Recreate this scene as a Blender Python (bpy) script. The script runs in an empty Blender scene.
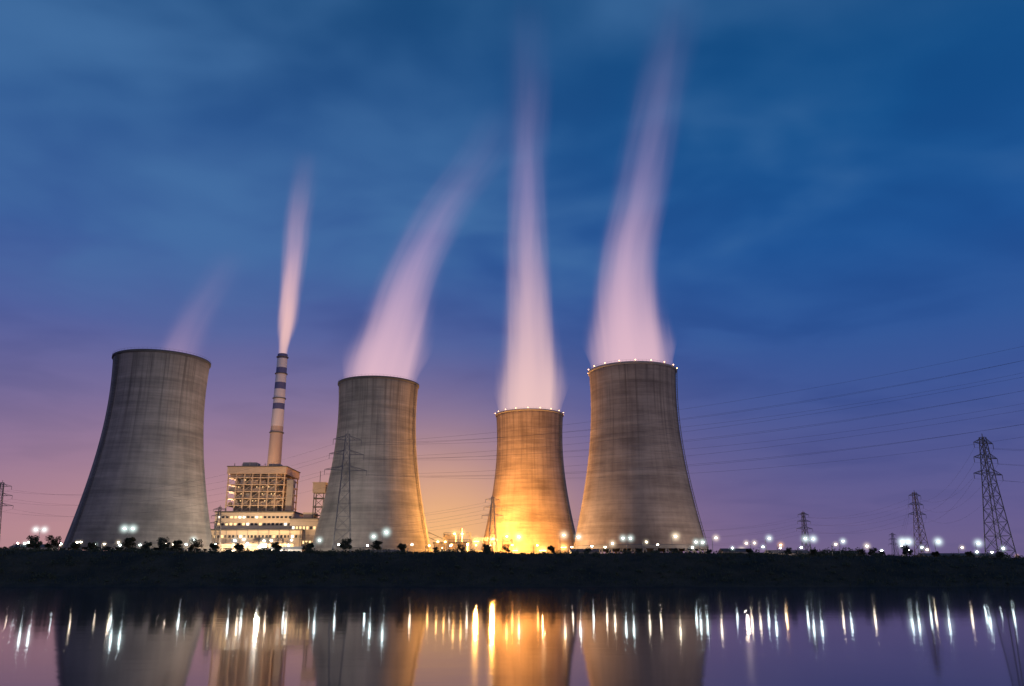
import bpy, math, random
from mathutils import Vector, noise as mn
random.seed(7)
scene=bpy.context.scene
scene.view_settings.view_transform='Standard'
scene.view_settings.look='None'
scene.view_settings.exposure=0

# ---------------------------------------------------------------- helpers
class NT:
    def __init__(s,nt): s.nt=nt; s.nt.nodes.clear()
    def n(s,t,**kw):
        nd=s.nt.nodes.new(t)
        for k,v in kw.items(): setattr(nd,k,v)
        return nd
    def put(s,sock,v):
        if isinstance(v,bpy.types.NodeSocket): s.nt.links.new(v,sock)
        else: sock.default_value=v
    def m(s,op,a,b=0.0,c=None,clamp=False):
        nd=s.n('ShaderNodeMath',operation=op); nd.use_clamp=clamp
        s.put(nd.inputs[0],a); s.put(nd.inputs[1],b)
        if c is not None: s.put(nd.inputs[2],c)
        return nd.outputs[0]
    def mix(s,f,a,b,blend='MIX'):
        nd=s.n('ShaderNodeMix',data_type='RGBA',blend_type=blend)
        s.put(nd.inputs[0],f); s.put(nd.inputs[6],a); s.put(nd.inputs[7],b)
        return nd.outputs[2]
    def ramp(s,f,stops,interp='LINEAR'):
        nd=s.n('ShaderNodeValToRGB'); cr=nd.color_ramp; cr.interpolation=interp
        while len(cr.elements)>1: cr.elements.remove(cr.elements[-1])
        cr.elements[0].position=stops[0][0]; cr.elements[0].color=tuple(stops[0][1])+(1,)
        for p,c in stops[1:]:
            e=cr.elements.new(p); e.color=tuple(c)+(1,)
        s.put(nd.inputs[0],f); return nd.outputs[0]
    def noise(s,vec,scale,detail=3,rough=.5,dist=0):
        nd=s.n('ShaderNodeTexNoise'); s.put(nd.inputs['Vector'],vec)
        nd.inputs['Scale'].default_value=scale; nd.inputs['Detail'].default_value=detail
        nd.inputs['Roughness'].default_value=rough; nd.inputs['Distortion'].default_value=dist
        return nd.outputs['Fac']
    def comb(s,x,y,z):
        nd=s.n('ShaderNodeCombineXYZ'); s.put(nd.inputs[0],x); s.put(nd.inputs[1],y); s.put(nd.inputs[2],z); return nd.outputs[0]
    def sep(s,v):
        nd=s.n('ShaderNodeSeparateXYZ'); s.put(nd.inputs[0],v); return nd.outputs
    def mapr(s,v,a,b,c,d,smooth=False):
        nd=s.n('ShaderNodeMapRange'); nd.interpolation_type='SMOOTHSTEP' if smooth else 'LINEAR'
        s.put(nd.inputs[0],v)
        for i,q in enumerate((a,b,c,d)): nd.inputs[i+1].default_value=q
        return nd.outputs[0]

def new_mat(name):
    m=bpy.data.materials.new(name); m.use_nodes=True
    return m,NT(m.node_tree)
def simple(name,col,rough=.8,metal=0,var=.3,scale=.5,bump=0):
    m,t=new_mat(name)
    tc=t.n('ShaderNodeTexCoord').outputs['Object']
    nz=t.noise(tc,scale,5,.6)
    c=t.mix(nz,tuple(x*(1-var) for x in col)+(1,),tuple(min(1,x*(1+var)) for x in col)+(1,))
    b=t.n('ShaderNodeBsdfPrincipled'); t.put(b.inputs['Base Color'],c)
    b.inputs['Roughness'].default_value=rough; b.inputs['Metallic'].default_value=metal
    if bump:
        bp=t.n('ShaderNodeBump'); bp.inputs['Strength'].default_value=bump; t.put(bp.inputs['Height'],nz); t.put(b.inputs['Normal'],bp.outputs[0])
    o=t.n('ShaderNodeOutputMaterial'); t.put(o.inputs[0],b.outputs[0]); return m
def emis(name,col,st):
    m,t=new_mat(name); e=t.n('ShaderNodeEmission'); e.inputs[0].default_value=tuple(col)+(1,); e.inputs[1].default_value=st
    o=t.n('ShaderNodeOutputMaterial'); t.put(o.inputs[0],e.outputs[0]); return m

class MB:
    def __init__(s): s.v=[]; s.f=[]; s.mi=[]
    def add(s,vs,fs,m=0):
        o=len(s.v); s.v+= [tuple(v) for v in vs]
        for f in fs: s.f.append([i+o for i in f]); s.mi.append(m)
    def box(s,x0,x1,y0,y1,z0,z1,m=0):
        s.add([(x0,y0,z0),(x1,y0,z0),(x1,y1,z0),(x0,y1,z0),(x0,y0,z1),(x1,y0,z1),(x1,y1,z1),(x0,y1,z1)],
              [(0,3,2,1),(4,5,6,7),(0,1,5,4),(1,2,6,5),(2,3,7,6),(3,0,4,7)],m)
    def beam(s,p,q,r,r2=None,n=4,m=0):
        p=Vector(p); q=Vector(q); r2=r if r2 is None else r2
        d=(q-p).normalized(); u=d.cross(Vector((0,0,1)) if abs(d.z)<.95 else Vector((1,0,0))).normalized(); w=d.cross(u)
        vs=[]
        for c,rr in ((p,r),(q,r2)):
            for i in range(n):
                a=2*math.pi*(i+.5)/n; vs.append(c+u*math.cos(a)*rr+w*math.sin(a)*rr)
        s.add(vs,[(i,(i+1)%n,n+(i+1)%n,n+i) for i in range(n)]+[tuple(range(n))[::-1],tuple(range(n,2*n))],m)
    def sphere(s,c,r,m=0,nu=10,nv=7,sq=1):
        vs=[(c[0],c[1],c[2]-r*sq)]
        for j in range(1,nv):
            t=-math.pi/2+math.pi*j/nv
            for i in range(nu):
                a=2*math.pi*i/nu; vs.append((c[0]+r*math.cos(t)*math.cos(a),c[1]+r*math.cos(t)*math.sin(a),c[2]+r*sq*math.sin(t)))
        vs.append((c[0],c[1],c[2]+r*sq)); L=len(vs)-1; fs=[]
        for i in range(nu): fs.append((0,1+(i+1)%nu,1+i)); fs.append((L,L-nu+i,L-nu+(i+1)%nu))
        for j in range(nv-2):
            for i in range(nu):
                a=1+j*nu+i; b=1+j*nu+(i+1)%nu; fs.append((a,b,b+nu,a+nu))
        s.add(vs,fs,m)
    def revolve(s,prof,n=96,m=0,c=(0,0)):
        o=len(s.v)
        for r,z in prof:
            for i in range(n):
                a=2*math.pi*i/n; s.v.append((c[0]+r*math.cos(a),c[1]+r*math.sin(a),z))
        for j in range(len(prof)-1):
            for i in range(n):
                a=o+j*n+i; b=o+j*n+(i+1)%n; s.f.append([a,b,b+n,a+n]); s.mi.append(m)
    def mesh(s,name,mats,smooth=False):
        me=bpy.data.meshes.new(name); me.from_pydata(s.v,[],s.f)
        for mt in mats: me.materials.append(mt)
        for p,mi in zip(me.polygons,s.mi): p.material_index=mi; p.use_smooth=smooth
        me.update(); return me
    def obj(s,name,mats,loc=(0,0,0),parent=None,smooth=False):
        return place(name,s.mesh(name,mats,smooth),loc,parent)
def place(name,me,loc=(0,0,0),parent=None,rotz=0,scale=1):
    o=bpy.data.objects.new(name,me); o.location=loc; o.rotation_euler[2]=rotz; o.scale=(scale,)*3
    scene.collection.objects.link(o)
    if parent: o.parent=parent
    return o
def empty(name,loc): return place(name,None,loc)
def interp(x,xs,ys):
    if x<=xs[0]: return ys[0]
    for i in range(len(xs)-1):
        if x<=xs[i+1]:
            t=(x-xs[i])/(xs[i+1]-xs[i]); return ys[i]+(ys[i+1]-ys[i])*t
    return ys[-1]
def sinterp(x,xs,ys):   # catmull-rom
    if x<=xs[0]: return ys[0]
    if x>=xs[-1]: return ys[-1]
    for i in range(len(xs)-1):
        if x<=xs[i+1]: break
    h=xs[i+1]-xs[i]; t=(x-xs[i])/h
    d=lambda k:(ys[min(k+1,len(ys)-1)]-ys[max(k-1,0)])/(xs[min(k+1,len(xs)-1)]-xs[max(k-1,0)])
    m0=d(i)*h; m1=d(i+1)*h
    return (2*t**3-3*t*t+1)*ys[i]+(t**3-2*t*t+t)*m0+(-2*t**3+3*t*t)*ys[i+1]+(t**3-t*t)*m1
def sstep(a,b,x):
    t=max(0,min(1,(x-a)/(b-a))); return t*t*(3-2*t)

# ---------------------------------------------------------------- camera
cam=bpy.data.cameras.new('camera'); cam.sensor_width=36; cam.lens=28.83; cam.clip_end=20000; cam.clip_start=.1
co=bpy.data.objects.new('camera',cam); co.location=(0,0,3.5); co.rotation_euler=(math.radians(90+15.73),0,0)
scene.collection.objects.link(co); scene.camera=co

# ---------------------------------------------------------------- sky
w=bpy.data.worlds.new('World'); scene.world=w; w.use_nodes=True
t=NT(w.node_tree)
dirv=t.n('ShaderNodeTexCoord').outputs['Generated']
X,Y,Z=t.sep(dirv)
az=t.m('ARCTAN2',X,Y)
zz=t.m('MAXIMUM',Z,0.0)
left=t.ramp(zz,[(0,(.42,.22,.25)),(.06,(.34,.18,.27)),(.12,(.23,.15,.30)),(.19,(.13,.125,.32)),(.27,(.070,.112,.335)),(.36,(.040,.105,.32)),(.48,(.024,.092,.275)),(.62,(.012,.072,.205)),(1,(.008,.04,.14))])
right=t.ramp(zz,[(0,(.17,.125,.25)),(.06,(.125,.105,.27)),(.12,(.085,.095,.28)),(.19,(.050,.090,.30)),(.27,(.026,.090,.31)),(.36,(.013,.088,.305)),(.48,(.007,.082,.265)),(.62,(.005,.066,.205)),(1,(.005,.04,.14))])
lr=t.mapr(az,-.38,.40,0,1,True)
base=t.mix(lr,left,right)
# soft cloud layer
zc=t.m('ADD',zz,.12)
cv=t.comb(t.m('DIVIDE',X,zc),t.m('DIVIDE',Y,zc),0.0)
n1=t.noise(t.comb(t.m('MULTIPLY',t.m('DIVIDE',X,zc),.9),t.m('DIVIDE',Y,zc),4.3),1.9,3,.48,.4)
n2=t.noise(cv,4.2,4,.5,.3)
cl=t.m('ADD',t.m('MULTIPLY',n1,.85),t.m('MULTIPLY',n2,.15))
cf=t.mapr(cl,.42,.68,0,1,True)
hi=t.m('MULTIPLY',t.mapr(zz,.20,.42,0,1,True),t.mapr(az,.15,.5,1,.45))
base=t.mix(t.m('MULTIPLY',t.m('MULTIPLY',cf,hi),.60),base,(.070,.19,.41,1))
cd=t.mapr(cl,.50,.34,0,1,True)
base=t.mix(t.m('MULTIPLY',t.m('MULTIPLY',cd,t.mapr(zz,.04,.3,.3,1)),.40),base,t.mix(1.0,base,(.42,.6,.75,1),'MULTIPLY'))
# thin streak clouds low over the horizon
n3=t.noise(t.comb(t.m('MULTIPLY',az,2.2),t.m('MULTIPLY',zz,15),0.4),1.5,4,.55,.3)
base=t.mix(t.m('MULTIPLY',t.mapr(n3,.45,.7,0,.4,True),t.mapr(zz,.40,.10,0,1)),base,t.mix(1.0,base,(.66,.72,.86,1),'MULTIPLY'))
def gl(a0,wa,wz):
    u=t.m('DIVIDE',t.m('SUBTRACT',az,a0),wa); g=t.m('POWER',2.718,t.m('MULTIPLY',t.m('MULTIPLY',u,u),-1.0))
    v=t.m('DIVIDE',zz,wz); h=t.m('POWER',2.718,t.m('MULTIPLY',t.m('MULTIPLY',v,v),-1.0))
    return t.m('MULTIPLY',g,h)
base=t.mix(t.m('MULTIPLY',gl(-.25,.34,.165),.62),base,(.70,.37,.31,1))
base=t.mix(t.m('MULTIPLY',gl(-.085,.13,.12),.97),base,(1.0,.52,.19,1))
sk=t.n('ShaderNodeTexSky',sky_type='NISHITA'); sk.sun_disc=False
sk.sun_elevation=math.radians(1); sk.sun_rotation=math.radians(200)
bg=t.n('ShaderNodeBackground'); t.put(bg.inputs[0],base); bg.inputs[1].default_value=1.0
b2=t.n('ShaderNodeBackground'); t.put(b2.inputs[0],sk.outputs[0]); b2.inputs[1].default_value=.003
ad=t.n('ShaderNodeAddShader'); t.put(ad.inputs[0],bg.outputs[0]); t.put(ad.inputs[1],b2.outputs[0])
o=t.n('ShaderNodeOutputWorld'); t.put(o.inputs[0],ad.outputs[0])

sun=bpy.data.lights.new('sun','SUN'); sun.energy=.40; sun.angle=math.radians(25); sun.color=(1,.84,.74)
so=bpy.data.objects.new('sun',sun); so.rotation_euler=(math.radians(68),0,math.radians(26)); scene.collection.objects.link(so)

# ---------------------------------------------------------------- materials
def concrete(name,col,dark):
    m,t=new_mat(name)
    P=t.n('ShaderNodeTexCoord').outputs['Object']; x,y,z=t.sep(P)
    a=t.m('ARCTAN2',y,x)
    ca=t.m('COSINE',a); sa=t.m('SINE',a)
    rings=t.noise(t.comb(t.m('MULTIPLY',ca,.5),t.m('MULTIPLY',sa,.5),t.m('MULTIPLY',z,.30)),1.0,6,.75)
    bigr=t.noise(t.comb(t.m('MULTIPLY',ca,.9),t.m('MULTIPLY',sa,.9),t.m('MULTIPLY',z,.06)),1.0,3,.55)
    streak=t.noise(t.comb(t.m('MULTIPLY',ca,7),t.m('MULTIPLY',sa,7),t.m('MULTIPLY',z,.022)),1.0,4,.6)
    blot=t.noise(P,.05,6,.65)
    fr=t.m('FRACT',t.m('DIVIDE',z,1.5)); joint=t.m('LESS_THAN',fr,.12)
    wn=t.n('ShaderNodeTexWhiteNoise',noise_dimensions='1D'); t.put(wn.inputs['W'],t.m('FLOOR',t.m('DIVIDE',z,1.5)))
    f=t.m('ADD',t.m('MULTIPLY',rings,.46),t.m('MULTIPLY',bigr,.38))
    f=t.m('ADD',f,t.m('MULTIPLY',streak,.20)); f=t.m('ADD',f,t.m('MULTIPLY',blot,.34))
    f=t.m('ADD',f,t.m('MULTIPLY',wn.outputs['Value'],.05))
    f=t.mapr(f,.58,.86,0,1)
    c=t.mix(f,tuple(dark)+(1,),tuple(col)+(1,))
    c=t.mix(t.m('MULTIPLY',joint,.12),c,tuple(d*.6 for d in dark)+(1,))
    drip=t.noise(t.comb(t.m('MULTIPLY',ca,16),t.m('MULTIPLY',sa,16),t.m('MULTIPLY',z,.012)),1.0,4,.65)
    soot=t.m('MULTIPLY',t.mapr(z,40,122,.15,1,True),t.mapr(drip,.46,.68,0,.75,True))
    c=t.mix(soot,c,tuple(d*.6 for d in dark)+(1,))
    low_dark=t.m('MULTIPLY',t.mapr(z,48,14,0,1,True),t.mapr(blot,.35,.6,.75,.25))  # blotchy darkening towards the tower foot
    c=t.mix(low_dark,c,tuple(d*.65 for d in dark)+(1,))
    c=t.mix(t.mapr(z,113,121,0,.35,True),c,tuple(d*.6 for d in dark)+(1,))
    b=t.n('ShaderNodeBsdfPrincipled'); t.put(b.inputs['Base Color'],c); b.inputs['Roughness'].default_value=.9
    bp=t.n('ShaderNodeBump'); bp.inputs['Strength'].default_value=.35; bp.inputs['Distance'].default_value=.3
    t.put(bp.inputs['Height'],f); t.put(b.inputs['Normal'],bp.outputs[0])
    o=t.n('ShaderNodeOutputMaterial'); t.put(o.inputs[0],b.outputs[0]); return m
conc_grey=concrete('weathered_concrete',(.40,.35,.31),(.15,.135,.125))
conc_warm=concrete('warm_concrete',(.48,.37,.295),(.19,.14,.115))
steel=simple('dark_steel',(.10,.10,.11),.6,.3)
galv=simple('galvanised_steel',(.13,.13,.15),.6,.4)
paint=simple('pale_cladding',(.50,.41,.33),.7,0,.3,.12)
cladd=simple('grey_cladding',(.30,.26,.24),.75,0,.25,.15)
frame_m=simple('steel_frame_paint',(.52,.38,.28),.7,0,.2,.3)
roofm=simple('roof_felt',(.09,.085,.09),.9)
darkgl=simple('dark_glass',(.03,.035,.05),.25)
warm_win=emis('lit_window_warm',(1,.66,.30),1.8)
white_win=emis('lit_window_white',(1,.9,.72),2.4)

# ---------------------------------------------------------------- terrain
def crest(x): return interp(x,[-400,-170,-60,60,110,190,400],[11.4,11.1,10.2,9.9,9.0,7.7,7.7])
def shore(x): return 246+4*mn.noise(Vector((x*.012,3,0)))+1.2*mn.noise(Vector((x*.09,7,0)))+interp(x,[-300,0,120,300],[-4,0,-6,-24])
def gh(x,y):
    s=shore(x)
    if y<60:
        h=-3+5.2*sstep(4,-14,y)
    elif y<s-6: h=-3
    else:
        u=(y-(s-6))/40
        h=-1.0+(crest(x)+1.0)*sstep(0,1,u)**.85 if u<1 else crest(x)
        if u<=1: h=max(h,-1.0+(crest(x)+1)*min(1,u)**1.0*0.9)
        h+=.7*mn.noise(Vector((x*.08,y*.08,1)))*min(1,u*2)+.25*mn.noise(Vector((x*.4,y*.4,4)))
    return h
def axis(parts):
    r=[]
    for a,b,s in parts:
        x=a
        while x<b-1e-6: r.append(x); x+=s
    r.append(parts[-1][1]); return r
xs=axis([(-7000,-1000,1500),(-1000,-320,68),(-320,320,2.5),(320,1000,68),(1000,7000,1500)])
ys=axis([(-7000,-200,1700),(-200,-20,45),(-20,6,2),(6,206,50),(206,300,1.5),(300,420,6),(420,900,40),(900,7900,1400)])
mb=MB(); nx=len(xs)
for y in ys:
    for x in xs: mb.v.append((x,y,gh(x,y)))
for j in range(len(ys)-1):
    for i in range(nx-1):
        a=j*nx+i; mb.f.append([a,a+1,a+nx+1,a+nx]); mb.mi.append(0)
m,t=new_mat('earth_and_grass')
P=t.n('ShaderNodeTexCoord').outputs['Object']
n1=t.noise(P,.09,6,.65); n2=t.noise(P,1.3,4,.6)
c=t.mix(t.mapr(n1,.35,.65,0,1),(.014,.021,.019,1),(.060,.056,.040,1)); c=t.mix(t.m('MULTIPLY',n2,.6),c,(.016,.020,.021,1))
b=t.n('ShaderNodeBsdfPrincipled'); t.put(b.inputs['Base Color'],c); b.inputs['Roughness'].default_value=.95
b.inputs['Specular IOR Level'].default_value=.1
bp=t.n('ShaderNodeBump'); bp.inputs['Strength'].default_value=.6; t.put(bp.inputs['Height'],n2); t.put(b.inputs['Normal'],bp.outputs[0])
o=t.n('ShaderNodeOutputMaterial'); t.put(o.inputs[0],b.outputs[0])
mb.obj('ground',[m],smooth=True)

# ---------------------------------------------------------------- water
m,t=new_mat('river_water')
P=t.n('ShaderNodeTexCoord').outputs['Object']; x,y,z=t.sep(P)
rp=t.noise(t.comb(t.m('MULTIPLY',x,.35),t.m('MULTIPLY',y,1.0),0.0),.55,4,.55)
rl=t.noise(t.comb(t.m('MULTIPLY',x,.12),t.m('MULTIPLY',y,.5),2.0),.12,2,.5)
h=t.m('ADD',t.m('MULTIPLY',rp,.35),t.m('MULTIPLY',rl,1.0))
bp=t.n('ShaderNodeBump'); bp.inputs['Strength'].default_value=1; bp.inputs['Distance'].default_value=.018; t.put(bp.inputs['Height'],h)
g=t.n('ShaderNodeBsdfGlossy'); g.inputs['Color'].default_value=(.86,.86,.92,1); g.inputs['Roughness'].default_value=.062
t.put(g.inputs['Normal'],bp.outputs[0])
d=t.n('ShaderNodeBsdfDiffuse'); d.inputs['Color'].default_value=(.012,.022,.035,1)
fr=t.n('ShaderNodeFresnel'); fr.inputs[0].default_value=2.4
mx=t.n('ShaderNodeMixShader'); t.put(mx.inputs[0],fr.outputs[0]); t.put(mx.inputs[1],d.outputs[0]); t.put(mx.inputs[2],g.outputs[0])
o=t.n('ShaderNodeOutputMaterial'); t.put(o.inputs[0],mx.outputs[0])
mb=MB(); mb.add([(-7000,-14,0),(7000,-14,0),(7000,270,0),(-7000,270,0)],[(0,1,2,3)])
mb.obj('river_water',[m])

# ---------------------------------------------------------------- cooling towers
ZT,A,B=101.0,24.7,76.0
def R(z): return A*math.sqrt(1+((z-ZT)/B)**2)
rimlamp=emis('rim_lamp',(1,.50,.20),9)
def shell_mesh(mat,H):
    mb=MB(); zs=[16.5+(H-16.5)*i/44 for i in range(45)]
    mb.revolve([(R(z)-.7,z) for z in reversed(zs)]+[(R(z),z) for z in zs]+[(R(H)-.7,H)],112)
    me=mb.mesh('shell',[mat],True); return me
def tower(x,y,H,mat,lad,lights,rot):
    e=empty('cooling_tower',(x,y,0))
    place('shell',shell_mesh(mat,H),(0,0,0),e,rot)
    mb=MB(); r=R(H)
    mb.revolve([(r+.02,H-1.2),(r+.55,H-.8),(r+.55,H+.25),(r+.35,H+.25),(r+.3,H+.05),(r-1.0,H+.05),(r-1.0,H-.5)],112)
    mb.obj('rim_walkway',[cladd if lights else roofm],(0,0,0),e,True)
    mb=MB(); rr=r+.45
    for i in range(72):
        a=2*math.pi*i/72; a2=2*math.pi*(i+1)/72
        mb.beam((rr*math.cos(a),rr*math.sin(a),H+.2),(rr*math.cos(a),rr*math.sin(a),H+1.2),.035)
        mb.beam((rr*math.cos(a),rr*math.sin(a),H+1.2),(rr*math.cos(a2),rr*math.sin(a2),H+1.2),.035)
    mb.obj('rim_railing',[steel],(0,0,0),e)
    mb=MB(); n=40; r0=R(9)+1.5; r1=R(16.6)-.35
    for i in range(n):
        a=2*math.pi*i/n
        for s in (-.5,.5):
            b=a+s*2*math.pi/n
            mb.beam((r0*math.cos(a),r0*math.sin(a),8.6),(r1*math.cos(b),r1*math.sin(b),17),.45,n=6)
    mb.revolve([(r0-2,8),(r0-2,9.6),(r0+2,9.6),(r0+2,8)],64)
    mb.revolve([(R(16.5)-.9,16.2),(R(16.5)+.6,16.2),(R(16.5)+.6,18),(R(18)+.01,18.3)],96)
    mb.obj('diagonal_columns',[conc_grey],(0,0,0),e)
    mb=MB(); ca,sa=math.cos(lad),math.sin(lad); tx,ty=-sa,ca; pv=None
    z=17
    while z<H+.5:
        rr=R(z)+.3; ro=rr+.9
        P=[(rr*ca+tx*s,rr*sa+ty*s,z) for s in (-.6,.6)]+[(ro*ca+tx*s,ro*sa+ty*s,z) for s in (-.6,.6)]
        mb.beam(P[0],P[1],.08); mb.beam(P[2],P[3],.08); mb.beam(P[0],P[2],.08); mb.beam(P[1],P[3],.08)
        if pv:
            for k in range(4): mb.beam(pv[k],P[k],.1)
            mb.beam(pv[2],P[3],.06)
        pv=P; z+=1.5
    mb.obj('access_ladder',[steel],(0,0,0),e)
    if lights:
        mb=MB()
        for i in range(18):
            a=2*math.pi*(i+.3)/18; q=r+.75
            mb.sphere((q*math.cos(a),q*math.sin(a),H+.9),.30,0,8,5)
            mb.beam(((r+.5)*math.cos(a),(r+.5)*math.sin(a),H-.4),(q*math.cos(a),q*math.sin(a),H+.65),.06,m=1)
        mb.obj('rim_lamps',[rimlamp,steel],(0,0,0),e)
    return e
tower(-198,450,119.5,conc_grey,math.radians(232),False,0)
tower(-86.5,520,121.5,conc_grey,math.radians(-16),False,1.3)
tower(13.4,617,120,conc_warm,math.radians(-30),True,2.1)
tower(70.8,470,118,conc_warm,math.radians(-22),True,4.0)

# ---------------------------------------------------------------- steam plumes
def plume(name,y0,rimz,pts,dens,c_lo,c_hi,nscale=.05,streak=.09,fat=1.3,hull=1.25):
    zs=[p[1] for p in pts]; z0,z1=zs[0],zs[-1]
    pts=[(p[0],p[1],p[2]*(fat if i>1 else 1.15),p[3]) for i,p in enumerate(pts)]
    x0=min(p[0] for p in pts)-1; x1=max(p[0] for p in pts)+1; rm=max(p[2] for p in pts)*1.05
    f=lambda k,z: sinterp(z,zs,[p[k] for p in pts])
    mb=MB(); n=28
    levels=[z0,rimz-1,rimz+.5]+[rimz+.5+(z1-rimz-.5)*((j/44)**1.25) for j in range(1,45)]
    N=len(levels)-1
    for j,z in enumerate(levels):
        cx=f(0,z); r=f(2,z)*hull
        if rm>15: r=min(r,24.1+max(0,z-rimz-5)*.35)
        for i in range(n):
            a=2*math.pi*i/n; mb.v.append((cx+r*math.cos(a),y0+r*math.sin(a),z))
    for j in range(N):
        for i in range(n):
            a=j*n+i; b=j*n+(i+1)%n; mb.f.append([a,b,b+n,a+n]); mb.mi.append(0)
    mb.f.append(list(range(n))[::-1]); mb.mi.append(0); mb.f.append([N*n+i for i in range(n)]); mb.mi.append(0)
    m,t=new_mat(name+'_vapour')
    P=t.n('ShaderNodeTexCoord').outputs['Object']; X,Y,Z=t.sep(P)
    h=t.mapr(Z,z0,z1,0,1)
    st=[]
    for k in range(31):
        u=k/30; z=z0+(z1-z0)*u
        st.append((u,((f(0,z)-x0)/(x1-x0),f(2,z)/rm,max(0,f(3,z)))))
    cr=t.n('ShaderNodeSeparateColor'); t.put(cr.inputs[0],t.ramp(h,st))
    cx=t.m('ADD',t.m('MULTIPLY',cr.outputs[0],x1-x0),x0); r=t.m('MULTIPLY',cr.outputs[1],rm)
    dx=t.m('SUBTRACT',X,cx); dy=t.m('SUBTRACT',Y,y0)
    q=t.m('DIVIDE',t.m('SQRT',t.m('ADD',t.m('MULTIPLY',dx,dx),t.m('MULTIPLY',dy,dy))),r)
    vec=t.comb(dx,dy,t.m('MULTIPLY',Z,streak))
    nz=t.noise(vec,nscale*1.8,4,.6,.4)
    q=t.m('ADD',q,t.m('MULTIPLY',t.m('SUBTRACT',nz,.5),.7))
    q=t.m('MAXIMUM',q,0.0)
    pr=t.m('MAXIMUM',t.m('SUBTRACT',1.0,t.m('MULTIPLY',q,q)),0.0)
    pr=t.m('POWER',pr,t.mapr(h,0,.40,1.5,3.2))
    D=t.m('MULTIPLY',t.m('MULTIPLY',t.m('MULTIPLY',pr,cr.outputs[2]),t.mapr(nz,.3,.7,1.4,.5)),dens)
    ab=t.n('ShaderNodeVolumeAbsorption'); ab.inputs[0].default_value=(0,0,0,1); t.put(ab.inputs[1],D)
    em=t.n('ShaderNodeEmission'); t.put(em.inputs[0],t.mix(t.mapr(h,0,.5,0,1),tuple(c_lo)+(1,),tuple(c_hi)+(1,))); t.put(em.inputs[1],D)  # vapour emits by itself; floodlight on the steam is put into its colour
    ad=t.n('ShaderNodeAddShader'); t.put(ad.inputs[0],ab.outputs[0]); t.put(ad.inputs[1],em.outputs[0])
    o=t.n('ShaderNodeOutputMaterial'); t.put(o.inputs['Volume'],ad.outputs[0])
    try: m.cycles.volume_step_rate=.22
    except Exception as ex: print(ex)
    mb.obj(name,[m])
LO=(.80,.51,.59); HI=(.42,.32,.56)  # emission colours imitating light on the steam, warm below and lavender above
plume('steam_plume',520,121.5,[(-86,117,25,1),(-85.5,127,25,1),(-83,140,23,1),(-78,160,20.5,.9),(-74,180,19,.75),(-69,198,19,.6),(-62,216,19,.43),(-54,234,19.5,.27),(-44,253,20,.15),(-33,270,21,.075),(-20,291,23,.03),(-6,325,24,0)],.082,LO,HI)
plume('steam_plume',617,120,[(13.4,116,25,1),(13.6,128,25,1),(14,145,22,1),(13.6,172,19,.85),(12.5,213,17,.7),(12,255,17,.47),(12,299,17,.27),(13,345,18,.13),(14,392,20,.055),(14,440,22,.018),(13,500,23,0)],.10,(.90,.58,.54),HI,fat=1.3)
plume('steam_plume',470,118,[(71,114,25,1),(70.5,124,25,1),(69.5,136,22.5,1),(68.5,150,20,.92),(69,176,17.5,.72),(72.5,202,17,.5),(79,229,17.5,.31),(87,264,18.5,.15),(96,307,20,.06),(105,345,22,.02),(113,390,23,0)],.10,LO,HI,fat=1.26)
plume('steam_plume',450,119.5,[(-190,117,12,.5),(-188,128,12,.42),(-182,146,12,.26),(-174,163,13,.12),(-164,188,14,0)],.06,(.60,.38,.52),(.4,.3,.5))
plume('chimney_smoke',700,190.5,[(-202.5,189,3.8,1),(-202.3,196,4.4,1),(-201.8,206,5.6,1),(-200.8,222,7.6,.85),(-200,260,10,.6),(-199.7,289,11.5,.35),(-199,319,13,.14),(-197.5,349,14,.04),(-195,390,15,0)],.22,(1.0,.60,.52),(.60,.40,.55),.07)

# ---------------------------------------------------------------- chimney
m,t=new_mat('banded_chimney')
P=t.n('ShaderNodeTexCoord').outputs['Object']; x,y,z=t.sep(P)
nz=t.noise(t.comb(x,y,t.m('MULTIPLY',z,.1)),.5,4,.6)
W=(.80,.70,.66); Bl=(.09,.10,.24); G=(.52,.39,.32)
stt=[(0,G),(.66,W),(.735,Bl),(.765,W),(.83,Bl),(.86,W),(.905,Bl),(.93,W),(.975,Bl)]
c=t.ramp(t.m('DIVIDE',z,190.5),stt,'CONSTANT'); c=t.mix(t.m('MULTIPLY',nz,.3),c,(.2,.16,.14,1))
b=t.n('ShaderNodeBsdfPrincipled'); t.put(b.inputs['Base Color'],c); b.inputs['Roughness'].default_value=.8
o=t.n('ShaderNodeOutputMaterial'); t.put(o.inputs[0],b.outputs[0])
ch=empty('chimney',(-202.5,700,0))
mb=MB(); mb.revolve([(7.2,8),(5.6,100),(4.3,190),(3.7,190.5),(3.6,185)],40); mb.obj('shaft',[m],(0,0,0),ch,True)
mb=MB()
for z in (120,150,172,187):
    r=interp(z,[8,100,190],[7.2,5.6,4.3]); mb.revolve([(r-.1,z),(r+.9,z+.2),(r+.9,z+.7),(r+.8,z+.7),(r+.8,z+.4),(r-.1,z+.4)],32)
mb.obj('platforms',[steel],(0,0,0),ch)

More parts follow.
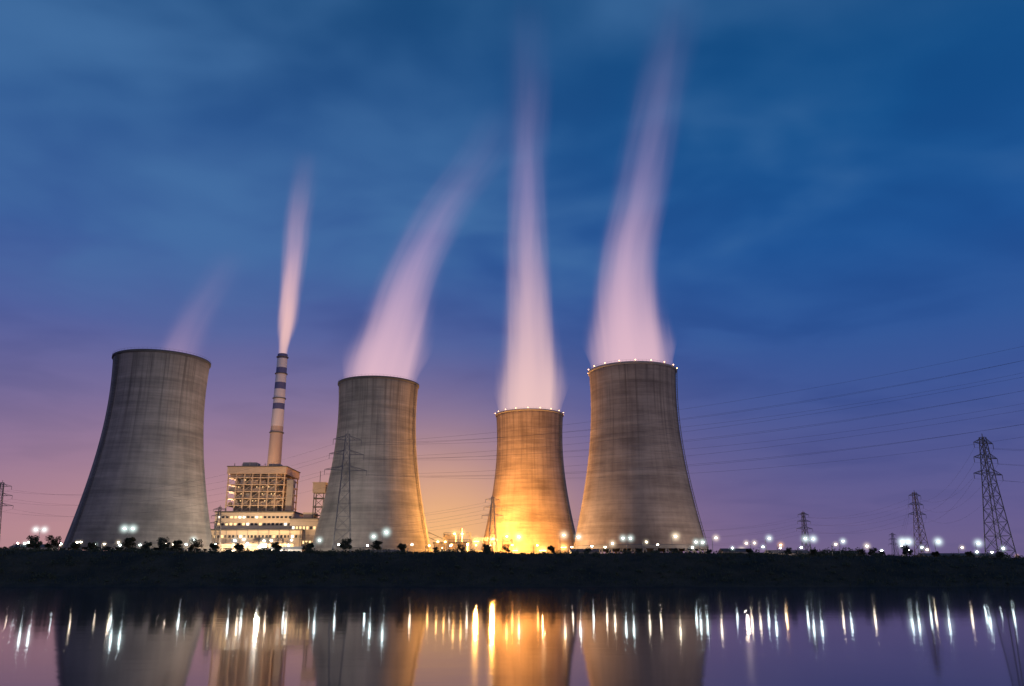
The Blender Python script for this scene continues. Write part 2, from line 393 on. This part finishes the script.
# ---------------------------------------------------------------- power station
ps=empty('power_station_building',(0,0,0))
mb=MB()
mb.box(-217,-148,592,650,8,33,0); mb.box(-213,-157,600,650,33,46,0)
mb.box(-217.6,-147.4,591.4,650.6,33,34,2); mb.box(-213.5,-156.5,599.5,650.5,46,47,2)
mb.box(-158,-138,596,640,8,41,1); mb.box(-158.4,-137.6,595.6,640.4,41,41.8,2)
mb.box(-150,-142,600,612,41.8,46,1)
for i in range(10): mb.box(-216+i*7.4,-215.4+i*7.4,591.5,592,8,33,1)
mb.box(-212,-192,578,591.3,8,20,1); mb.box(-212.4,-191.6,577.6,591.3,20,20.6,2)
mb.box(-182,-170,582,591.3,8,25,0); mb.box(-182.4,-169.6,581.6,591.3,25,25.6,2)
mb.box(-168,-152,584,591.3,8,15,1); mb.box(-168.4,-151.6,583.6,591.3,15,15.5,2)
for i in range(9): mb.beam((-213+i*8,575,8),(-213+i*8,575,23),.3)
for z in (21,22,23): mb.beam((-213,575,z),(-149,575,z),.35,n=6)
mb.obj('hall_walls',[paint,cladd,roofm],parent=ps)
mb=MB()
for zr,zh,st,y0,xa,xb in ((13,2.6,2.6,591.7,-215,-150),(20,2,2.6,591.7,-215,-150),(28,1.8,2.6,591.7,-215,-150),(37,1.6,3.0,599.7,-211,-159),(42,1.4,3.0,599.7,-211,-159),(14,2,2.5,595.7,-156,-140),(24,2,2.5,595.7,-156,-140),(34,2,2.5,595.7,-156,-140),(12,1.6,2.4,577.8,-211,-194),(16,1.4,2.4,577.8,-211,-194)):
    x=xa
    while x<xb:
        rr=random.random(); mb.box(x,x+st*.62,y0,y0+.2,zr,zr+zh,0 if rr<.22 else (1 if rr<.36 else 2)); x+=st
mb.obj('windows',[warm_win,white_win,darkgl],parent=ps)
mb=MB(); bx0,bx1,by0,by1,bz0,bz1=-207,-166,603,640,46,79
mb.box(bx0+5,bx1-5,by0+5,by1-5,bz0,bz1-4,1)
for i in range(8):
    x=bx0+i*(bx1-bx0)/7
    for yy in (by0,(by0+by1)/2,by1): mb.beam((x,yy,bz0),(x,yy,bz1-5),.55)
for z in (51,56,61,66,71):
    mb.box(bx0-.6,bx1+.6,by0-.6,by1+.6,z,z+.6,0)
    for i in range(7):
        xa=bx0+i*(bx1-bx0)/7; xb=xa+(bx1-bx0)/7
        if (i+int(z))%3: mb.beam((xa,by0,z-4.4),(xb,by0,z),.2)
        mb.beam((xa,by0-.4,z+1.7),(xb,by0-.4,z+1.7),.09)
    for i in range(9):
        xa=bx0+random.uniform(0,33); mb.box(xa,xa+random.uniform(2,6),by0+1.2+i*.05,by0+4.4+i*.05,z+.6,z+random.uniform(2,4.4),0 if random.random()<.5 else 1)
mb.box(bx0-1,bx1+1,by0-1,by1+1,74,79,0); mb.box(bx0-1.5,bx1+1.5,by0-1.5,by1+1.5,79,79.6,2)
mb.box(bx0+8,bx0+18,by0+5,by0+15,79.6,83,1); mb.box(bx1-14,bx1-6,by0+6,by0+14,79.6,82,1)
for i in range(7): mb.beam((bx0+3+i*5.6,by0+2,79.6),(bx0+3+i*5.6,by0+2,81.5+random.random()*2),.3)
mb.box(bx1+1.2,bx1+6,by0+2,by0+9,46.8,70,1)
mb.obj('boiler_house',[frame_m,cladd,roofm],parent=ps)
mb=MB()
for z in (53,58,63,68):
    for i in range(14):
        if random.random()<.22: mb.box(bx0+5.5+i*2.2,bx0+6.2+i*2.2,by0-.1,by0+.05,z+1.2,z+1.8,0)
mb.obj('boiler_house_lamps',[warm_win],parent=ps)
mb=MB()
mb.beam((-200,650,40),(-202,694,46),3.2,n=12); mb.beam((-190,650,34),(-200,694,40),2.6,n=12)
mb.obj('flue_ducts',[cladd],parent=ps,smooth=True)

tt=empty('transfer_tower',(0,0,0)); mb=MB()
for x in (-143,-136):
    for y in (600,607): mb.beam((x,y,8),(x,y,66),.45)
for z in range(14,66,6):
    mb.box(-143.5,-135.5,599.5,607.5,z,z+.4,0)
    mb.beam((-143,600,z-6),(-136,600,z),.2); mb.beam((-136,600,z-6),(-143,600,z),.2)
mb.box(-144,-135,599,608,60,67,1); mb.box(-144.4,-134.6,598.6,608.4,67,67.5,1)
mb.beam((-140,603,67),(-140,603,76),.25)
mb.obj('frame_and_cabin',[steel,cladd],parent=tt)
mb=MB()
for yy in (600,604):
    for zo in (0,3.5): mb.beam((-135,yy,62+zo),(-40,yy,20+zo),.3)
for i in range(16):
    x=-135+i*95/16; z=62-42*i/16; x2=x+95/16; z2=z-42/16
    mb.beam((x,600,z),(x2,600,z2+3.5),.15)
mb.box(-135,-134,600,604,60,64,0)
mb.obj('conveyor_truss',[steel],parent=tt)

lb=empty('pump_house',(0,0,0)); mb=MB()
mb.box(-52,-30,560,585,8,23,0); mb.box(-52.5,-29.5,559.5,585.5,23,23.8,1)
mb.box(-46,-38,563,575,23.8,29,0); mb.box(-28,-16,570,590,8,18,0); mb.box(-28.4,-15.6,569.6,590.4,18,18.6,1)
mb.beam((-34,566,23.8),(-34,566,33),.7,n=10)
mb.obj('walls',[cladd,roofm],parent=lb)
mb=MB()
for i in range(8):
    for z in (12,17):
        if random.random()<.7: mb.box(-50.5+i*2.5,-49+i*2.5,559.7,559.9,z,z+1.8,0)
for i in range(4): mb.box(-27+i*2.8,-25.4+i*2.8,569.7,569.9,13,15,0)
mb.obj('windows',[warm_win],parent=lb)
def gantry(x,y,wd,h):
    mb=MB()
    for s in (0,wd):
        for dx in (-.9,.9): mb.beam((s+dx,0,8),(s+dx*.3,0,8+h),.18)
        for k in range(int(h/2)): mb.beam((s-.9*(1-k*2/h),0,8+2*k),(s+.9*(1-k*2/h),0,10+2*k),.1)
    mb.beam((0,0,8+h),(wd,0,8+h),.2); mb.beam((0,0,6.8+h),(wd,0,6.8+h),.2)
    for k in range(int(wd/1.5)): mb.beam((k*1.5,0,6.8+h),(k*1.5+1.5,0,8+h),.1)
    for k in (.2,.5,.8): mb.beam((wd*k,0,6.8+h),(wd*k,0,4.8+h),.16)
    mb.obj('switchyard_gantry',[steel],(x,y,0))
for x,y,wd,h in ((-42,520,16,20),(-25,525,14,17),(-38,500,14,15),(-12,515,12,16),(-150,500,14,16)): gantry(x,y,wd,h)

def shed(x,y,wd,dp,h,lit):
    z=gh(x,y)-.5; e=empty('works_building',(x,y,z)); mb=MB()
    mb.box(0,wd,0,dp,0,h,0)
    mb.add([(-.4,-.4,h),(wd+.4,-.4,h),(wd+.4,dp+.4,h),(-.4,dp+.4,h),(-.4,dp/2,h+1.6),(wd+.4,dp/2,h+1.6)],[(0,1,5,4),(2,3,4,5),(0,4,3),(1,2,5),(0,3,2,1)],1)
    mb.obj('walls_and_roof',[cladd,roofm],parent=e)
    mb=MB(); xx=1.2
    while xx<wd-1.5:
        for f in range(int(h//3.4)):
            mb.box(xx,xx+1.1,-.12,-.02,1.2+f*3.3,2.5+f*3.3,0 if random.random()<lit else 1)
        xx+=2.4
    mb.obj('windows',[warm_win,darkgl],parent=e)
for a in ((100,400,14,9,5,.3),(128,420,20,10,5,.2),(165,430,14,9,6,.3),(205,420,24,10,5,.25),(-238,400,18,10,5,.4),(-118,410,16,9,5,.5),(-75,430,20,9,4,.4),(30,430,14,8,4.5,.4),(255,470,20,10,6,.3),(140,520,26,12,7,.2)): shed(*a)

# ---------------------------------------------------------------- pylons
def pylon(x,y,h,rot=0,wb=None,rb=.16):
    z0=gh(x,y)-.4; wb=wb or h*.17; mb=MB()
    wd=lambda u: wb*(1-u)**1.0*.82+h*.022 if u<.62 else (wb*.38*.82+h*.022)*(1-(u-.62)/.38*.55)
    N=11; us=[1-(1-i/N)**1.25 for i in range(N+1)]; pv=None
    for i,u in enumerate(us):
        s=wd(u)/2; z=h*u
        P=[(-s,-s,z),(s,-s,z),(s,s,z),(-s,s,z)]
        if pv:
            for k in range(4):
                mb.beam(pv[k],P[k],rb*1.25); mb.beam(pv[k],P[(k+1)%4],rb*.6); mb.beam(pv[(k+1)%4],P[k],rb*.6)
        for k in range(4): mb.beam(P[k],P[(k+1)%4],rb*.6)
        pv=P
    arms=[]
    for u,l in ((.70,.17),(.83,.14),(.95,.115)):
        s=wd(u)/2; z=h*u
        for sg in (-1,1):
            tip=(sg*h*l,0,z+.2)
            for yy in (-s,s):
                mb.beam((sg*s,yy,z),tip,rb*.8); mb.beam((sg*s,yy,z+h*.035),tip,rb*.8)
                mb.beam((sg*s*1.0,yy,z+h*.035),(sg*(s+h*l)/2,yy/2,z+.1),rb*.5)
            mb.beam(tip,(tip[0],0,z-h*.04),rb*.7,n=6)
            arms.append((tip[0],z-h*.04))
    mb.beam((0,0,h),(0,0,h*1.03),rb)
    ob=mb.obj('transmission_pylon',[galv],(x,y,z0)); ob.rotation_euler[2]=rot
    c,s=math.cos(rot),math.sin(rot)
    return [Vector((x+a*c,y+a*s,z0+zz)) for a,zz in arms]
P1=pylon(198,343,52,math.radians(25)); P2=pylon(286,590,52,math.radians(25)); P3=pylon(223,640,42,.3)
P4=pylon(-71,352,52,math.radians(15),8,.12); P5=pylon(-308,500,46,.3); P6=pylon(-10.5,452,34,.2,5.5,.13)
P7=pylon(-196,560,36,.1); PR=pylon(300,250,108,math.radians(60)); PL=pylon(-560,640,50,.3); PF=pylon(520,1150,50,.3); P0=pylon(320,150,54,math.radians(25))
cu=bpy.data.curves.new('power_line','CURVE'); cu.dimensions='3D'; cu.bevel_depth=.028; cu.bevel_resolution=0
def wire(a,b,sag):
    sp=cu.splines.new('POLY'); N=28; sp.points.add(N)
    for i in range(N+1):
        u=i/N; p=a.lerp(b,u); sp.points[i].co=(p.x,p.y,p.z-4*sag*u*(1-u),1)
for A_,B_,sg in ((P1,P2,9),(P0,P1,8),(P2,PF,14),(P4,PR,12),(P4,P5,10),(P5,PL,9),(P3,P2,5),(P6,P3,12),(P6,P7,8)):
    for i in range(6): wire(A_[i],B_[i],sg+random.random()*.6)
for i in range(6): wire(P4[i]+Vector((0,2.5,.8)),PR[i]+Vector((0,6,-3)),15)
cu.materials.append(simple('aluminium_wire',(.07,.07,.09),.6)); place('power_line',cu)

# ---------------------------------------------------------------- lamps
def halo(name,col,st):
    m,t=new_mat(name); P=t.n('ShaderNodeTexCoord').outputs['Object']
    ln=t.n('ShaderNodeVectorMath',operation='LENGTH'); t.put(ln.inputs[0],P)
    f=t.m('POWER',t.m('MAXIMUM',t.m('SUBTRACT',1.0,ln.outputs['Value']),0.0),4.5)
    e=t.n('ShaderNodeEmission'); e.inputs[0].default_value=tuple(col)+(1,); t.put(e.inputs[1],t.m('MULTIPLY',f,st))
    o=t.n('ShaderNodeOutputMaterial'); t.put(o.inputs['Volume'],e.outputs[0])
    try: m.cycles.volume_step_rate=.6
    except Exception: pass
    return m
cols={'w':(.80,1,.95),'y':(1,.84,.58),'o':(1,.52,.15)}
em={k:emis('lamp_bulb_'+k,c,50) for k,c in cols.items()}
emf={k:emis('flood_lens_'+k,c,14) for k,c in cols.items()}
hm={k:halo('lamp_glow_'+k,c,1.0) for k,c in cols.items()}  # self-emitting volumes: a glow added round each lamp, no haze being lit
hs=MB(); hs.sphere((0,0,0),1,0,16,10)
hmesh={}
for k in cols: hmesh[k]=hs.mesh('lamp_glow',[hm[k]],True)
def lampmesh(k,h,double):
    mb=MB(); mb.beam((0,0,-.5),(0,0,h),.14,.08,8); mb.beam((0,0,-.5),(0,0,.9),.24,.2,8)
    for s in ((-1,1) if double else (1,)):
        mb.beam((0,0,h-.1),(s*.7,0,h+.25),.06); mb.beam((s*.7,0,h+.25),(s*1.5,0,h+.3),.055)
        mb.box(s*1.5-.45,s*1.5+.45,-.2,.2,h+.22,h+.4,0); mb.sphere((s*1.5,0,h+.12),.38,1,10,6,.65)
    return mb.mesh('street_lamp',[galv,em[k]])
LM={(k,h,d):lampmesh(k,h,d) for k in cols for h in (4,5.5,7.5,9) for d in (False,True)}
def lamp(x,y,k,h=5.5,d=False,hr=2.4):
    e=place('street_lamp',LM[(k,h,d)],(x,y,gh(x,y)))
    e.rotation_euler[2]=random.uniform(-.4,.4)
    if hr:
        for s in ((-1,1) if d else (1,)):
            place('lamp_glow',hmesh[k],(s*1.5,0,h+.12),e,0,hr)
L=[(-184,'w',9,1),(-147,'w',9,1),(-124,'w',5.5,0),(-112,'w',5.5,0),(-106,'y',5.5,0),(-95,'y',5.5,1),(-86,'y',5.5,0),(-76,'w',5.5,0),(-55,'w',7.5,0),(-50.5,'w',9,0),
(-28,'o',5.5,1),(-21.5,'o',9,1),(-3.5,'o',7.5,0),(1.2,'y',7.5,0),(18.4,'y',7.5,0),(24.6,'w',7.5,0),(38.3,'y',5.5,0),(45.3,'w',7.5,1),(50.8,'y',5.5,0),(61.7,'y',7.5,0),(72.3,'w',5.5,1),(78.2,'y',7.5,0),
(91.4,'y',5.5,1),(98,'w',7.5,0),(105.5,'o',5.5,0),(116,'w',7.5,1),(124,'y',5.5,0),(131,'w',7.5,0),(138,'y',5.5,0),(149,'w',5.5,0),(153.6,'w',7.5,1),(161.4,'w',5.5,0),(167,'w',7.5,0),(175,'y',5.5,0),(185,'w',7.5,0),(194.6,'w',5.5,0),(207,'w',5.5,0)]
for x,k,h,d in L: lamp(x,330+random.uniform(-8,8),k,h,bool(d),random.uniform(3.0,4.2) if h>7 else random.uniform(2.3,3.3))
x=-200
while x<212:
    if not any(abs(x-q[0])<2 for q in L): lamp(x,324+random.uniform(-6,16),random.choice('wwyy' if abs(x+10)>30 else 'oy'),4,False,random.choice((0,1.8,2.2)))
    x+=random.uniform(4.5,10)
for i in range(10):
    x=-214+i*9+random.uniform(-1.5,1.5); lamp(x,random.uniform(385,400) if x<-155 else 545,random.choice('wyy'),5.5,False,2.2)
for x,y in ((150,470),(190,480),(230,500),(262,520),(300,560),(250,620),(180,600),(120,560),(285,480),(330,600),(-35,470),(-46,540),(-22,480)):
    lamp(x,y,'o' if x<0 else random.choice('wwyo'),9 if x<0 else 5.5,False,2.6)

def mast(x,y,h,col,power,k,r=1.2):
    z=gh(x,y); e=empty('floodlight_mast',(x,y,z)); mb=MB()
    mb.beam((0,0,-.5),(0,0,h),.35,.18,10); mb.box(-1.8,1.8,-.15,.15,h-.2,h+.05,0)
    for s in (-1.4,-.5,.5,1.4):
        mb.box(s-.35,s+.35,-.35,.1,h+.1,h+.7,0); mb.box(s-.3,s+.3,-.42,-.36,h+.15,h+.65,1); mb.box(s-.3,s+.3,.11,.17,h+.15,h+.65,1)
    mb.obj('mast_and_lamps',[galv,emf[k]],parent=e)
    place('lamp_glow',hmesh[k],(0,0,h+.4),e,0,4.5 if k!='o' else 7)
    l=bpy.data.lights.new('flood','POINT'); l.energy=power; l.color=col; l.shadow_soft_size=r
    o=bpy.data.objects.new('flood',l); o.location=(0,0,h+2); scene.collection.objects.link(o); o.parent=e
OR=(1,.43,.08)
mast(-24,566,14,OR,330000,'o')
mast(2,562,8,OR,110000,'o')
mast(34,556,10,OR,100000,'o')
mast(-12,515,13,OR,330000,'o')
mast(16,440,5,(1,.58,.26),95000,'o')
mast(-118,400,5,(1,.93,.76),85000,'w')
mast(-133,448,6,(1,.86,.66),38000,'w')
mast(-185,562,7,(1,.70,.38),75000,'y')
mast(-158,566,7,(1,.62,.28),60000,'o')
mast(-222,640,26,(1,.62,.34),260000,'y')
mast(112,412,5,(1,.78,.6),30000,'y')

# ---------------------------------------------------------------- vegetation
m,t=new_mat('foliage'); P=t.n('ShaderNodeTexCoord').outputs['Object']
nz=t.noise(P,1.2,3,.6); c=t.mix(t.mapr(nz,.35,.65,0,1),(.016,.026,.018,1),(.060,.075,.045,1))
b=t.n('ShaderNodeBsdfPrincipled'); t.put(b.inputs['Base Color'],c); b.inputs['Roughness'].default_value=.8; b.inputs['Specular IOR Level'].default_value=.2
o=t.n('ShaderNodeOutputMaterial'); t.put(o.inputs[0],b.outputs[0]); fol=m
bark=simple('bark',(.07,.05,.035),.9)
def leaves(mb,c,r,n,s,mi=0,sq=.85):
    for _ in range(n):
        d=Vector((random.gauss(0,1),random.gauss(0,1),random.gauss(0,1))).normalized()*r*random.random()**.45
        p=Vector(c)+Vector((d.x,d.y,d.z*sq))
        u=Vector((random.gauss(0,1),random.gauss(0,1),random.gauss(0,1))).normalized(); v=u.orthogonal().normalized()
        q=s*random.uniform(.6,1.3)
        mb.add([p-u*q,p+v*q*.6,p+u*q,p-v*q*.6],[(0,1,2,3)],mi)
def treemesh(seed,h):
    random.seed(seed); mb=MB()
    mb.beam((0,0,-.3),(.05,0,h*.35),.13,.08,7,1)
    for i in range(10):
        a=i*2.4+random.random()*.5; z=h*random.uniform(.30,.84); rr=h*.32*random.uniform(.6,1.1)*(1.15-abs(z/h-.5)*1.2)
        c=(math.cos(a)*rr,math.sin(a)*rr,z); mb.beam((.03,0,h*.25),c,.05,.02,5,1); leaves(mb,c,h*.19*random.uniform(.7,1.2),140,.17)
    leaves(mb,(0,0,h*.58),h*.29,300,.17)
    return mb.mesh('tree',[fol,bark])
TM=[treemesh(s,h) for s,h in ((1,3.6),(2,4.1),(3,3.2),(4,4.6))]
random.seed(11)
for x in (-170,-163.5,-155,-149,-136,-129.4,-124,-119,-112.7,-106,-97,-84,-72,-59,-48,-39,-27,-18,-9,-2,14,27,45,58,70,84,98,107,124,128,131,140,150,162,173):
    y=296+random.uniform(-5,6); place('tree',random.choice(TM),(x*y/300,y,gh(x,y)-.15),None,random.random()*6,random.uniform(1.0,1.35) if x<-30 else random.uniform(.65,1.05))
mb=MB()   # shrubs and rough grass on the bank crest and slope
for i in range(860):
    x=random.uniform(-260,260); s=shore(x); y=s+random.choice([random.uniform(2,34),random.uniform(30,46)])
    r=random.uniform(.4,1.6)*(1.25 if x<-40 else 1); leaves(mb,(x,y,gh(x,y)+r*.25),r,int(38*r)+12,.24,0,.65)
mb.obj('shrubs',[fol])
mb=MB()
for i in range(30000):
    x=random.uniform(-250,250); s=shore(x); y=s+random.uniform(-1,42); z=gh(x,y)-.05; h=random.uniform(.25,.9)
    a=random.random()*3.14; dx,dy=math.cos(a)*.12,math.sin(a)*.12; lx=random.uniform(-.25,.25)
    mb.add([(x-dx,y-dy,z),(x+dx,y+dy,z),(x+lx,y+random.uniform(-.2,.2),z+h)],[(0,1,2)])
mb.obj('grass',[fol])
mb=MB()
for i in range(300):
    x=random.choice([random.uniform(-420,-205),random.uniform(80,420),random.uniform(80,420)]); y=random.uniform(380,520)
    r=random.uniform(1.2,3.4); z=gh(x,y); leaves(mb,(x,y,z+r*.8),r,90,.5,0,1.0)
for i in range(60):
    x=random.uniform(128,150); y=random.uniform(360,385); r=random.uniform(1,2.4); leaves(mb,(x,y,gh(x,y)+r+random.random()*2),r,80,.4,0,1)
mb.obj('distant_trees',[fol])
